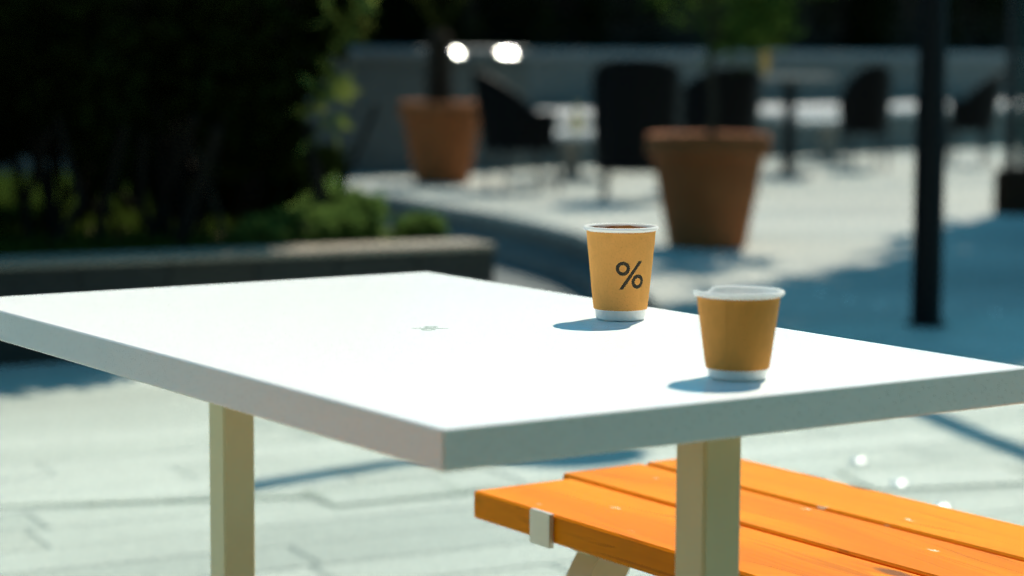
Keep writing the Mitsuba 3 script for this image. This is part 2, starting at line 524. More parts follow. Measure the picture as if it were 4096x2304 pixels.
# steel studs set in the paving
STUDS = [(0.907, 5.722), (0.960, 5.418), (1.011, 5.130), (1.382, 9.926), (1.461, 9.575), (1.555, 9.306), (2.001, 9.11)]
SL = ['round steel stud in the sunlit paving, farthest of the three beyond the bench', 'round steel stud in the sunlit paving, middle of the three beyond the bench',
      'round steel stud in the sunlit paving, nearest of the three beyond the bench', 'small round steel stud in the shade, leftmost of those beside the black post',
      'small round steel stud in the shade, second from the left beside the black post', 'small round steel stud in the shade just left of the black post',
      'small round steel stud in the shade to the right of the black post']
for (x, y), lab in zip(STUDS, SL):
    k = thing('paving_stud', lab, 'stud', 'steel studs in the paving')
    r = 0.022
    prof = [(r, -0.01), (r, 0.004), (r - 0.002, 0.007), (r - 0.006, 0.0095), (r - 0.012, 0.011), (0, 0.0115)]
    obj('cap', placed(lathe(prof, 28), (x, y, 0)), 'm_steel', k, 40)
    obj('flange', placed(lathe([(r + 0.004, -0.01), (r + 0.004, 0.0032), (r - 0.001, 0.0036)], 28), (x, y, 0)), 'm_cover_frame', k, 40)

# upper terrace with its seat-high front, and the wall behind it
up_poly = Polygon(list(front_edge.coords) + list(back_edge.coords)[::-1])
if not up_poly.is_valid:
    up_poly = up_poly.buffer(0)
struct('upper_terrace', prism(up_poly, -0.4, 0.43), 'm_wall')
ut = 'upper_terrace'
L = front_edge.length
nst = 26
for i in range(nst):
    s0, s1 = L * i / nst + 0.004, L * (i + 1) / nst - 0.004
    p, q = np.array(front_edge.interpolate(s0).coords[0]), np.array(front_edge.interpolate(s1).coords[0])
    dd = (q - p) / np.linalg.norm(q - p)
    nr = np.array([-dd[1], dd[0]])
    a, b = p - nr * 0.03, q - nr * 0.03
    obj('top_slab', prism(Polygon([a, b, b + nr * 2.3, a + nr * 2.3]), 0.41, 0.47, 0.006), 'm_upper', ut)
wl = thing('garden_wall', 'long low dark grey wall behind the terrace with a smooth rounded coping', 'wall')
arc = [(0.155 + 0.045 * math.cos(q), 0.055 + 0.045 * math.sin(q)) for q in np.linspace(0, math.pi / 2, 8)]
cop_prof = [(-0.20, 0.0)] + [(-a_, b_) for a_, b_ in arc] + arc[::-1] + [(0.20, 0.0)]
turn_f, turn_b = np.array([0.02, 20.42]), np.array([-1.50, 22.55])
left_part = [np.array(q) for q in front_edge.coords if q[0] < turn_f[0]] + [turn_f]
right_part = [turn_b] + [np.array(q) for q in back_edge.coords if q[0] > turn_b[0]]
for pts_ in (left_part, [turn_f, turn_b], right_part):
    ln = LineString([tuple(q) for q in pts_])
    nst = max(2, int(ln.length / 2.2))
    for i in range(nst):
        s0, s1 = ln.length * i / nst + 0.003, ln.length * (i + 1) / nst - 0.003
        p, q = np.array(ln.interpolate(s0).coords[0]), np.array(ln.interpolate(s1).coords[0])
        dd = (q - p) / np.linalg.norm(q - p)
        nr = np.array([-dd[1], dd[0]])
        obj('panel', prism(Polygon([p - nr * 0.15, q - nr * 0.15, q + nr * 0.15, p + nr * 0.15]), -0.3, 1.01), 'm_wall', wl)
        pts = [[*(e + nr * w), 1.012 + z] for e in (p, q) for w, z in cop_prof]
        obj('coping', trimesh.convex.convex_hull(np.array(pts)), 'm_coping', wl, 30)

hn = np.array(SUN) / np.linalg.norm(SUN) + np.array([0.02, -1.0, 0.0])     # added plates, tilted to throw sun glints at the viewer
hn /= np.linalg.norm(hn)
hx_ = np.array([0.8, 0.6, 0]) - hn * (np.array([0.8, 0.6, 0]) @ hn)
hx_ /= np.linalg.norm(hx_)
HR = np.eye(4)
HR[:3, :3] = np.stack([hx_, np.cross(hn, hx_), hn], 1)
for x, y, ln_, w in ((-0.49, 19.74, 0.08, 'small one beside the palm trunk'), (-0.055, 20.07, 0.18, 'long one near the corner of the wall')):
    k = thing('glint_plate', 'added tilted steel plate making a sun glint on the wall coping, ' + w, 'plate', 'added glint plates on the wall coping')
    m = bevel_box(-ln_ / 2, ln_ / 2, -0.055, 0.055, -0.006, 0.006, 0.003)
    m.apply_transform(HR)
    m.apply_translation((x, y, 1.062))
    obj('plate', m, 'm_steel_brushed', k)
    obj('bracket', placed(bevel_box(-ln_ * 0.3, ln_ * 0.3, 0.012, 0.050, 1.040, 1.056, 0.002), (x, y, 0), math.atan2(0.6, 0.8)), 'm_frame', k)

# ------------------------------------------------------------------ raised planter
pk = thing('raised_planter', 'long raised stone planter with pale capstones holding dark shrubs', 'planter')
H_P, CW = 0.35, 0.24


def course(p, dvec, inward, n, length, base_z, caps=None):
    for i in range(n):
        a = p + dvec * (i * length + 0.003)
        b = p + dvec * ((i + 1) * length - 0.003)
        obj('stone', prism(Polygon([a, b, b + inward * 0.16, a + inward * 0.16]).convex_hull, base_z, H_P - 0.024, 0.003), f'm_kerb_{prng.integers(3)}', pk)
    ll = length * 2
    for i in range((n if caps is None else caps) // 2):
        a = p + dvec * (i * ll + 0.002)
        b = p + dvec * ((i + 1) * ll - 0.002)
        o = -inward * 0.012
        obj('capstone', prism(Polygon([a + o, b + o, b + inward * CW, a + inward * CW]).convex_hull, H_P - 0.022, H_P, 0.004), 'm_cap', pk)


inward_f = np.array([-PD[1], PD[0]]) if np.array([-PD[1], PD[0]]) @ PN > 0 else -np.array([-PD[1], PD[0]])
inward_r = np.array([PN[1], -PN[0]]) if np.array([PN[1], -PN[0]]) @ PD > 0 else -np.array([PN[1], -PN[0]])
course(PC, PD, inward_f, 20, 0.32, -0.02)
course(PC + PN * 0.26, PN, inward_r, 16, 0.32, -0.45, 0)
soil = planter_poly.buffer(-0.15)
obj('soil', prism(soil, -0.3, H_P - 0.035), 'm_soil', pk)

# ------------------------------------------------------------------ planting in the planter


def pp(t, s):
    return PC + PD * t + PN * s


def shrub(name, label, cat, x, y, z0, zc0, zc1, rad, nleaf, lm, size, egg, seed, group, nstem=5, clumps=30, aspect=2.4, stem_r=0.016):
    r = np.random.default_rng(seed)
    k = thing(name, label, cat, group)
    cz, hz = (zc0 + zc1) / 2, (zc1 - zc0) / 2
    pts = crown_points(nleaf, (x, y, cz), (rad, rad, hz), r, clumps, egg)
    pts = pts[pts[:, 2] > zc0 - 0.06]
    obj('crown', leaves(pts, size, rnd=r, aspect=aspect), lm, k)
    for i in range(nstem):
        a = r.uniform(0, 2 * math.pi)
        b0 = np.array([x + 0.25 * rad * math.cos(a) + r.uniform(-0.15, 0.15) * rad, y + 0.25 * rad * math.sin(a), z0])
        b2 = np.array([x + 0.7 * rad * math.cos(a), y + 0.7 * rad * math.sin(a), zc0 + 0.9 * hz])
        b1 = (b0 + b2) / 2 + [r.uniform(-0.06, 0.06), r.uniform(-0.06, 0.06), 0.08]
        obj('stem', tube([b0, (b0 + b1) / 2 + r.uniform(-0.01, 0.01, 3), b1, b2], np.array([1.2, 1.0, 0.9, 0.5]) * stem_r, 7), 'm_stem', k, 40)
    return k


hg = thing('hedge', 'dense almost black green hedge on bare thin stems filling the raised planter', 'hedge')
fol, cores, hr = [], [], np.random.default_rng(41)
for i in range(13):
    x, y = pp(0.74 + 0.60 * i, 0.98) if i < 8 else pp(1.35 + 0.95 * (i - 8), 2.35)
    z0, z1, rad, egg = (0.62, 2.75 if i < 2 else 3.6, 0.58, 0.50) if i < 8 else (0.66, 3.0, 0.78, 0.15)
    pts = crown_points(21000 if i < 8 else 30000, (x, y, (z0 + z1) / 2), (rad, rad, (z1 - z0) / 2), hr, 75, egg)
    fol.append(leaves(pts[pts[:, 2] > z0 - 0.06], 0.105, rnd=hr))
    core = trimesh.creation.icosphere(2)  # solid core added inside each crown to block the sun
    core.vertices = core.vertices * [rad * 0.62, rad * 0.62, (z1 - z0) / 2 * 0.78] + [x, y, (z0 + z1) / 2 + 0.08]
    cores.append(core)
    for j in range(15):
        a_, q_ = hr.uniform(0, 2 * math.pi), rad * math.sqrt(hr.uniform(0.05, 0.95))
        b0 = np.array([x + q_ * math.cos(a_), y + q_ * math.sin(a_), 0.30])
        lean = hr.normal(0, 0.05, 2)
        b2 = b0 + [lean[0] * 2, lean[1] * 2, hr.uniform(0.42, 0.56)]
        r0 = hr.uniform(0.010, 0.024)
        obj('stem', tube([b0, b0 * 0.6 + b2 * 0.4 + [lean[1], lean[0], 0], b2], [r0 * 1.15, r0, r0 * 0.7], 7), 'm_stem', hg, 40)
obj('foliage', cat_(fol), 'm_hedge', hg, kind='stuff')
obj('sun_block', cat_(cores), 'm_stem', hg, True, kind='stuff')
n_ = 90                                        # outer leaves, the sun rim put into their paler colour
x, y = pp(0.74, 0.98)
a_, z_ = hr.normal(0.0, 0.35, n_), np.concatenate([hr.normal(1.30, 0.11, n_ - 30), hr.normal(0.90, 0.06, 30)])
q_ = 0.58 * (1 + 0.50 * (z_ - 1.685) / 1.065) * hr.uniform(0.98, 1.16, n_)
obj('sunlit_leaves', leaves(np.c_[x + q_ * np.cos(a_), y + q_ * np.sin(a_), z_], 0.13, rnd=hr), 'm_hedge_sunlit', hg, label='leaves at the right edge of the hedge coloured pale yellow green to look sunlit')

for i, (t, q, w) in enumerate([(0.30, 1.75, 'nearer of the two low ones'), (0.40, 2.45, 'farther of the two low ones')]):
    x, y = pp(t, q)
    shrub('dark_shrub', 'low dark shrub at the right side of the planter, ' + w, 'shrub', x, y, 0.25, 0.30, 0.72 + 0.16 * i, 0.30, 7000, 'm_hedge', 0.07, 0.0, 260 + i, None, 4, 30)

# low sunlit shrubs at the planter's right end and the leaning stem beside them
spots = [(0.45, 0.44, 0.16, 0.15), (0.33, 0.92, 0.14, 0.17), (0.64, 0.38, 0.13, 0.10), (0.84, 0.36, 0.10, 0.07), (0.10, 0.52, 0.08, 0.04)]
names = ['leafy low shrub in sun at the right end of the planter, largest of its clump', 'small bushy sunlit shrub behind the largest low shrub', 'low green shrub just left of the largest low shrub near the kerb',
         'low dim green shrub at the left of the low planting by the kerb', 'smallest low plant near the right corner of the planter']
for i, (t, s, rr, hh) in enumerate(spots):
    x, y = pp(t, s)
    shrub('low_shrub', names[i], 'shrub', x, y, 0.30, 0.33, 0.36 + hh, rr, 1600, 'm_low_leaf', 0.05, 0.0, 300 + i, 'low shrubs by the planter kerb', 3, 14, 2.0, 0.006)
gx = thing('leaning_stem', 'thin pale leaning stem at the edge of the dark shrubs', 'stem')
x, y = pp(0.84, 0.75)
obj('stem', tube([(x, y, 0.3), (x - 0.03, y, 0.42), (x - 0.09, y + 0.02, 0.58), (x - 0.17, y + 0.05, 0.80)], [0.012, 0.011, 0.010, 0.007], 8), 'm_trunk', gx, 40)
gr = np.random.default_rng(5)
n = 52000
t, s = gr.uniform(0.22, 5.6, n), gr.uniform(0.24, 5.2, n)
keep = gr.uniform(size=n) < np.where((t < 1.3) & (s < 1.6), 0.6, 1.0)
t, s = t[keep], s[keep]
base = PC + np.outer(t, PD) + np.outer(s, PN)
bare = (meshkit.fbm(np.c_[base * 3.0, np.zeros(len(base))], 3, 4) > 0.60) & (t < 0.8) & (s < 1.2)
base = base[~bare]
pts = np.c_[base, np.full(len(base), H_P - 0.04)]
gm = leaves(pts, 0.075, spread=0.35, aspect=6.0, rnd=gr, direction=np.array([0, 0, 1.0]))
labels[obj('grass', gm, 'm_grass')] = {'kind': 'stuff', 'label': 'short grass and ground cover in the raised planter', 'category': 'grass'}

# ------------------------------------------------------------------ dark planting behind the wall
br, mass = np.random.default_rng(55), []


def back_crown(x, y, h, rad, n, size):
    top = 0.4 + h + br.uniform(-0.12, 0.18)
    pts = crown_points(n, (x + br.uniform(-0.1, 0.1), y, (0.3 + top) / 2), (rad, rad, (top - 0.3) / 2), br, 30)
    mass.append(leaves(pts, size, rnd=br, aspect=1.8))


for x in (-4.6, -4.0, -3.4, -2.9, -2.4, -1.95, -1.5, -1.2, -0.95, -0.72, -0.48, -0.26):        # close behind the left part of the wall
    q = np.array([x, 19.39 + 0.755 * (x + 1.35)]) + np.array([-0.6, 0.8]) * (0.36 if x > -1.3 else 0.5)
    back_crown(q[0], q[1], 2.5, 0.40 if x < -1.3 else 0.24, 4200, 0.10)
for off, num, h in [(0.85, 19, 4.2), (2.5, 15, 4.4), (4.4, 13, 4.6)]:
    hb = back_edge.offset_curve(off, join_style=2)
    for i in range(num):
        q = hb.interpolate(hb.length * (0.20 + 0.79 * (i + 0.5) / num)).coords[0]
        back_crown(q[0], q[1], h, 0.85 if off < 3 else 1.25, 7500, 0.14 if off < 3 else 0.2)
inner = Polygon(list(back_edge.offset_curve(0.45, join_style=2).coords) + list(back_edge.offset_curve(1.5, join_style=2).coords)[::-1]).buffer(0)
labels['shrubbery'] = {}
obj('sun_block', prism(inner, 0.3, 4.0), 'm_stem', 'shrubbery', kind='stuff')  # solid block added inside the shrubs so the coping stays shaded
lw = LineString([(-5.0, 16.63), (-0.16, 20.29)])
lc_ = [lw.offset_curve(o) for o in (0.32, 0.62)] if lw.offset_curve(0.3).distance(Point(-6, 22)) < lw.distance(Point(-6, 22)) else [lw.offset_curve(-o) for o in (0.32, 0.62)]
obj('sun_block', prism(Polygon(list(lc_[0].coords) + list(lc_[1].coords)[::-1]).buffer(0), 0.3, 2.6), 'm_stem', 'shrubbery', kind='stuff')  # another added sun block, behind the left part of the wall
labels[obj('leaves', cat_(mass), 'm_back_leaf', 'shrubbery')] = {'kind': 'stuff'}
labels['shrubbery'] = {'kind': 'stuff', 'label': 'black green mass of evergreen shrubs behind the low grey wall', 'category': 'shrubbery'}

# ------------------------------------------------------------------ pots with their plants


def pot(x, y, z, R, H, label):
    k = thing('terracotta_pot', label, 'plant pot', 'large terracotta pots on the terrace')
    rb, rt = R * 0.63, R * 0.93
    prof = [(0, 0), (rb - 0.012, 0), (rb, 0.012), (rt - 0.012, H * 0.80)]
    obj('body', placed(lathe(prof + [(rt - 0.04, H * 0.80), (0, H * 0.80)], 56), (x, y, z)), 'm_terra', k, 35)
    rim = [(rt - 0.035, H * 0.795), (rt - 0.004, H * 0.795), (R - 0.012, H * 0.815), (R, H * 0.83), (R, H * 0.985), (R - 0.012, H), (R - 0.045, H), (R - 0.06, H * 0.985), (R - 0.065, H * 0.80)]
    obj('rim', placed(lathe(rim, 56), (x, y, z)), 'm_terra', k, 35)
    obj('soil', placed(lathe([(R - 0.05, H * 0.9), (R * 0.5, H * 0.93), (0, H * 0.94)], 40), (x, y, z)), 'm_soil', k, True)
    return k


pot(1.075, 12.24, 0, 0.342, 0.625, 'large ribless terracotta pot in front with a small leafy tree')
pot(-0.575, 18.15, 0, 0.352, 0.665, 'terracotta pot farther back with a dark palm trunk beside the lounge chair')

tr = np.random.default_rng(21)
tk = thing('small_tree', 'small leafy tree with a thin trunk growing in the front terracotta pot', 'tree')
tx, ty = 1.09, 12.24
obj('trunk', tube([(tx, ty, 0.50), (tx + 0.012, ty, 0.8), (tx - 0.01, ty + 0.01, 1.05), (tx + 0.01, ty, 1.35), (tx, ty, 1.7)], [0.026, 0.022, 0.02, 0.017, 0.012], 10), 'm_trunk', tk, 40)
for i in range(7):
    a = i * 0.9 + tr.uniform(-0.2, 0.2)
    obj('branch', tube([(tx, ty, 1.15 + 0.06 * i), (tx + 0.2 * math.cos(a), ty + 0.2 * math.sin(a), 1.32 + 0.06 * i), (tx + 0.45 * math.cos(a), ty + 0.45 * math.sin(a), 1.45 + 0.08 * i)], [0.012, 0.009, 0.005], 7), 'm_trunk', tk, 40)
pts = crown_points(5600, (tx + 0.10, ty, 1.68), (0.78, 0.70, 0.61), tr, 44, 0.0, 0.22)
obj('crown', leaves(pts, 0.07, rnd=tr, aspect=2.6), 'm_tree_leaf', tk)
dl = thing('dry_leaf', 'dry tan leaf hanging below the right side of the small tree', 'leaf')
lf = np.array([[0, 0, 0], [0.03, 0.01, -0.04], [0.035, 0, -0.09], [0.008, -0.01, -0.16], [-0.025, 0, -0.10], [-0.028, 0.01, -0.05], [0.004, 0.012, -0.08]])
lm_ = trimesh.Trimesh(lf, [[0, 1, 6], [1, 2, 6], [2, 3, 6], [3, 4, 6], [4, 5, 6], [5, 0, 6]], process=False)
lm_.apply_translation((1.395, 12.40, 1.10))
obj('blade', lm_, 'm_dry_leaf', dl)
obj('stalk', tube([(1.395, 12.40, 1.10), (1.392, 12.41, 1.2), (1.36, 12.43, 1.36)], [0.002, 0.002, 0.003], 6), 'm_trunk', dl)

pr = np.random.default_rng(31)
pk2 = thing('palm', 'dark palm with a stout fibrous trunk and arching fronds in the rear pot', 'palm')
px, py = -0.60, 18.15
prof = []
for i in range(14):
    z = 0.58 + i * 0.045
    prof += [(0.098 + 0.012 * (i % 2) - 0.001 * i, z), (0.115 - 0.001 * i, z + 0.02)]
obj('trunk', placed(lathe([(0, 0.56)] + prof + [(0.06, 1.24), (0, 1.27)], 22), (px, py, 0)), 'm_palm_trunk', pk2, False)
for i in range(8):
    a = i * 2.399 + pr.uniform(-0.2, 0.2)
    reach, rise = pr.uniform(0.6, 1.05), pr.uniform(0.55, 1.0)
    d2 = np.array([math.cos(a), math.sin(a), 0])
    s = np.linspace(0, 1, 12)
    path = np.array([px, py, 1.20]) + np.outer(s * reach, d2) + np.outer(rise * (1.9 * s - 1.3 * s * s), [0, 0, 1])
    side = np.cross(d2, [0, 0, 1])
    mm = [tube(path, np.linspace(0.011, 0.003, 12), 5)]
    for sg in (-1, 1):
        bp = path[3:]
        bp = np.vstack([bp, (bp[:-1] + bp[1:]) / 2])
        mm.append(leaves(bp, 0.20, spread=0.10, aspect=20, rnd=pr, direction=side * sg * 0.8 + d2 * 0.45 + np.array([0, 0, 0.35])))
    obj('frond', cat_(mm), 'm_frond', pk2)

# ------------------------------------------------------------------ terrace furniture


def tub_chair(name, label, x, y, rz, w, dpt, seat, back, group, flat=0.8, skirt=0.06):
    """A wicker armchair that faces its local +x: a curved shell, a seat, a cushion and four legs."""
    k = thing(name, label, 'chair', group)
    n, m = 34, 9
    ang = np.linspace(math.radians(55), math.radians(305), n)
    v_out, v_in = [], []
    for lev in range(m):
        f = lev / (m - 1)
        for a in ang:
            b = max(0.0, -math.cos(a))
            arm = seat + 0.20 + (back - seat - 0.20) * (b ** flat)
            z = (seat - skirt) + f * (arm - (seat - skirt))
            flare = 1 + 0.10 * f
            ex = dpt / 2 * flare * math.cos(a) - 0.06 * f * b
            ey = w / 2 * flare * math.sin(a)
            v_out.append((ex, ey, z))
            v_in.append((ex * 0.92 + 0.01, ey * 0.92, z))
    o = np.array(v_out + v_in)
    fs, N = [], n * m
    for lev in range(m - 1):
        for j in range(n - 1):
            a0 = lev * n + j
            fs += [(a0, a0 + 1, a0 + n + 1), (a0, a0 + n + 1, a0 + n), (N + a0, N + a0 + n + 1, N + a0 + 1), (N + a0, N + a0 + n, N + a0 + n + 1)]
    for j in range(n - 1):
        t0 = (m - 1) * n + j
        fs += [(t0, t0 + 1, N + t0 + 1), (t0, N + t0 + 1, N + t0), (j, N + j + 1, j + 1), (j, N + j, N + j + 1)]
    for lev in range(m - 1):
        for j in (0, n - 1):
            a0 = lev * n + j
            fs += [(a0, a0 + n, N + a0 + n), (a0, N + a0 + n, N + a0)]
    obj('backrest', placed(trimesh.Trimesh(o, fs, process=False), (x, y, 0), rz), 'm_wicker', k, 40)
    ring = [(dpt / 2 * math.cos(a), w / 2 * math.sin(a)) for a in np.linspace(0, 2 * math.pi, 28, endpoint=False)]
    sp = Polygon(ring).intersection(sbox(-dpt, -w, dpt * 0.42, w))
    obj('seat', placed(prism(sp, seat - 0.10, seat - 0.03), (x, y, 0), rz), 'm_wicker', k)
    obj('cushion', placed(prism(sp.buffer(-0.05), seat - 0.03, seat + 0.03, 0), (x, y, 0), rz), 'm_cushion', k)
    for sx in (-1, 1):
        for sy in (-1, 1):
            top = (sx * dpt * 0.30, sy * w * 0.34, seat - 0.08)
            bot = (sx * dpt * 0.36, sy * w * 0.40, 0.0)
            obj('leg', placed(tube([top, bot], [0.018, 0.014], 8), (x, y, 0), rz), 'm_black_metal', k, 40)
    return k


G = 'black wicker chairs on the terrace'
tub_chair('lounge_chair', 'black wicker lounge chair beside the rear pot, turned sideways to the low table', 0.075, 17.2, math.radians(18), 0.56, 0.62, 0.42, 0.93, G)
tub_chair('lounge_chair', 'black high-backed wicker chair seen from behind, left of the front pot', 0.90, 16.1, math.radians(84), 0.60, 0.58, 0.40, 1.03, G, 0.22, 0.18)
tub_chair('lounge_chair', 'black wicker chair with a rounded back, half hidden behind the front pot and tree', 1.58, 17.4, math.radians(112), 0.66, 0.6, 0.42, 0.97, G, 0.55)
tub_chair('lounge_chair', 'black chair beyond the low white table right of the front pot', 3.25, 20.6, math.radians(100), 0.44, 0.5, 0.44, 0.98, G)
tub_chair('lounge_chair', 'black chair at the far right between the post and the glass kiosk', 4.42, 21.6, math.radians(160), 0.52, 0.5, 0.44, 0.92, G)


def low_table(x, y, sx, sy, h, rz, label, top='m_white_top'):
    k = thing('low_table', label, 'table', 'low tables on the terrace')
    obj('table_top', placed(bevel_box(-sx / 2, sx / 2, -sy / 2, sy / 2, h - 0.05, h, 0.006), (x, y, 0), rz), top, k)
    obj('post', placed(bevel_box(-0.065, 0.065, -0.065, 0.065, 0.02, h - 0.05, 0.006), (x, y, 0), rz), 'm_grey_post', k)
    obj('foot', placed(bevel_box(-0.19, 0.19, -0.19, 0.19, 0.001, 0.02, 0.004), (x, y, 0), rz), 'm_grey_post', k)


low_table(0.50, 18.9, 0.78, 1.0, 0.41, math.radians(4), 'low table with a pale stone top between the two black chairs')
low_table(3.14, 22.2, 0.80, 0.9, 0.44, math.radians(10), 'low sunlit white table on the right, behind the tall black table')
bk = thing('bottle', 'small yellowish bottle standing on the low stone table', 'bottle')
obj('glass', placed(lathe([(0, 0.411), (0.034, 0.411), (0.037, 0.417), (0.037, 0.53), (0.03, 0.555), (0.015, 0.58), (0.013, 0.625), (0, 0.625)], 24), (0.54, 18.75, 0)), 'm_bottle', bk, 35)
obj('cap', placed(lathe([(0.016, 0.625), (0.016, 0.642), (0, 0.643)], 20), (0.54, 18.75, 0)), 'm_cream', bk, 35)
hk = thing('high_table', 'tall black pedestal table with a grey square top behind the front pot', 'table')
hx, hy = 2.42, 19.5
obj('table_top', bevel_box(hx - 0.36, hx + 0.36, hy - 0.36, hy + 0.36, 0.84, 0.88, 0.006), 'm_grey_post', hk)
obj('post', placed(lathe([(0, 0.03), (0.055, 0.03), (0.055, 0.84), (0, 0.84)], 20), (hx, hy, 0)), 'm_black_metal', hk, 40)
obj('base', placed(lathe([(0, 0.001), (0.22, 0.001), (0.22, 0.02), (0.07, 0.035), (0, 0.035)], 28), (hx, hy, 0)), 'm_black_metal', hk, 40)

# ------------------------------------------------------------------ lamp posts with their arms


def lamp_post(x, y, arm, label):
    k = thing('lamp_post', label, 'lamp post', 'black lamp posts')
    obj('post', placed(lathe([(0, 0), (0.060, 0), (0.060, 0.88), (0.054, 0.92), (0.053, 4.5), (0, 4.52)], 28), (x, y, 0)), 'm_black_metal', k, 40)
    obj('base', placed(lathe([(0, 0.0), (0.082, 0.0), (0.082, 0.012), (0.061, 0.02), (0, 0.02)], 28), (x, y, 0.001)), 'm_black_metal', k, 40)
    obj('head', placed(lathe([(0, 4.40), (0.19, 4.42), (0.22, 4.45), (0.20, 4.50), (0.05, 4.56), (0, 4.56)], 28), (x, y, 0)), 'm_black_metal', k, 40)
    path = [(x, y, 4.46)] + [(x + ax, y + ay, 4.47 + az) for ax, ay, az in arm]
    obj('arm', tube(path, 0.05, 10), 'm_black_metal', k, 40)
    return k


lamp_post(1.632, 8.70, [(-0.22, -0.02, 0.0), (-0.43, -0.137, 0.0), (-0.756, -0.443, 0.0), (-0.82, -0.51, 0.0)], 'slim black lamp post rising out of the frame in the shaded paving')
lamp_post(2.62, 10.05, [(0.08, -0.5, 0), (0.2, -1.1, 0), (0.36, -1.8, 0)], 'second black lamp post just outside the frame on the right')

# ------------------------------------------------------------------ glass kiosk at the right edge
bk = thing('glass_kiosk', 'dark framed glass kiosk at the right edge on a brown plinth', 'kiosk')
bx, by, bw, bd, bh = 3.30, 14.95, 5.0, 4.0, 3.4
RB = math.radians(-30)


def bp(mesh):
    return placed(mesh, (bx, by, 0), RB)


obj('plinth', bp(bevel_box(-0.05, bw, -0.05, bd, 0.0, 0.30, 0.01)), 'm_plinth', bk)
obj('core', bp(bevel_box(0.085, bw - 0.1, 0.085, bd - 0.1, 0.30, bh - 0.2, 0.01)), 'm_core_reflection', bk)
obj('roof', bp(bevel_box(-0.06, bw, -0.06, bd, bh - 0.2, bh, 0.01)), 'm_frame', bk)
nb, ns = 4, 1
sh = (bh - 0.5) / ns
for s_ in range(ns):
    z0 = 0.30 + s_ * sh
    for c_ in range(nb):
        w_ = bw / nb
        obj('pane', bp(trimesh.Trimesh([(c_ * w_ + 0.03, 0.04, z0 + 0.04), ((c_ + 1) * w_ - 0.03, 0.04, z0 + 0.04), ((c_ + 1) * w_ - 0.03, 0.04, z0 + sh - 0.04), (c_ * w_ + 0.03, 0.04, z0 + sh - 0.04)], [[0, 1, 2], [0, 2, 3]])), 'm_pane', bk)
    for c_ in range(4):
        w_ = bd / 4
        obj('side_pane', bp(trimesh.Trimesh([(0.04, (c_ + 1) * w_ - 0.03, z0 + 0.04), (0.04, c_ * w_ + 0.03, z0 + 0.04), (0.04, c_ * w_ + 0.03, z0 + sh - 0.04), (0.04, (c_ + 1) * w_ - 0.03, z0 + sh - 0.04)], [[0, 1, 2], [0, 2, 3]])), 'm_pane', bk)
    if s_:
        obj('transom', bp(bevel_box(0.0, bw, 0.0, 0.08, z0 - 0.04, z0 + 0.04, 0.004)), 'm_frame', bk)
        obj('transom', bp(bevel_box(0.0, 0.08, 0.085, bd, z0 - 0.04, z0 + 0.04, 0.004)), 'm_frame', bk)
for c_ in range(nb + 1):
    x_ = min(c_ * bw / nb, bw - 0.06)
    obj('mullion', bp(bevel_box(x_ - 0.03 * (c_ > 0), x_ + (0.04 if c_ else 0.06), -0.004, 0.084, 0.302, bh - 0.202, 0.004)), 'm_frame', bk)
for c_ in range(1, 5):
    y_ = min(c_ * bd / 4, bd - 0.06)
    obj('mullion', bp(bevel_box(-0.004, 0.084, y_ - 0.03, y_ + 0.03, 0.302, bh - 0.202, 0.004)), 'm_frame', bk)

for i, (x, y, h, rad, w) in enumerate([(5.35, 15.5, 12.2, 1.45, 'nearest the edge of the picture'), (7.9, 14.3, 12.0, 2.2, 'in the middle'), (7.2, 18.2, 12.5, 2.0, 'farthest back'), (10.4, 12.0, 11.5, 2.4, 'farthest right')]):
    r = np.random.default_rng(700 + i)
    t_ = thing('tall_tree', 'tall slender leafy tree outside the picture by the kiosk, ' + w, 'tree', 'tall trees behind the kiosk')
    obj('trunk', tube([(x, y, 0), (x + 0.06, y, 2.0), (x, y, 4.0), (x - 0.06, y, h * 0.8)], [0.2, 0.16, 0.13, 0.05], 10), 'm_trunk', t_, 40)
    obj('crown', leaves(crown_points(6500, (x, y, (h + 2.4) / 2), (rad, rad, (h - 2.4) / 2), r, 90, 0, 0.22), 0.34, rnd=r, aspect=1.7), 'm_tall_leaf', t_)

# ------------------------------------------------------------------ benches
U_C, V_C = 1.350, 2.172             # table centre in table axes
ZT = 0.740


def tt(mesh):
    """table axes -> world"""
    m = mesh.copy()
    m.apply_transform(rot_z(A_T))
    return m


def bench(u0, v1, v0, label, flip):
    k = thing('bench', label, 'bench', 'orange slatted benches at the white table')
    ws = [(0.0, 0.168, 0.0), (0.178, 0.322, 0.036), (0.331, 0.472, 0.036)]
    for i, (a, b, dv) in enumerate(ws):
        if flip:
            a, b = 0.472 - b, 0.472 - a
        obj('plank', tt(bevel_box(u0 + a, u0 + b, v0, v1 + dv, 0.410, 0.45 + 0.001 * (i - 1), 0.003)), f'm_plank_{i}', k)
    for vv in (v1 - 0.176, v0 + 0.176):
        obj('rail', tt(bevel_box(u0 + 0.06, u0 + 0.412, vv - 0.0245, vv + 0.0245, 0.385, 0.409, 0.003)), 'm_cream', k)
        for sg, uu in ((-1, u0 - 0.0045), (1, u0 + 0.472 + 0.0045)):
            obj('strap', tt(bevel_box(uu - 0.004, uu + 0.004, vv - 0.0235, vv + 0.0235, 0.4045, 0.451, 0.001)), 'm_cream_strap', k)
        for sg in (-1, 1):
            ub, ut_ = u0 + 0.236 + sg * 0.36, u0 + 0.236 + sg * 0.13
            quad = np.array([(ut_ - 0.033, 0.384), (ut_ + 0.033, 0.384), (ub + 0.033, 0.001), (ub - 0.033, 0.001)])
            pts = [(q[0], vv + s2 * 0.0245, q[1]) for q in quad for s2 in (-1, 1)]
            obj('leg', tt(trimesh.convex.convex_hull(np.array(pts))), 'm_cream', k)
    return k


bench(1.668, 2.577, 1.42, 'orange slatted wooden bench behind the white table with a pale strap on its edge', False)

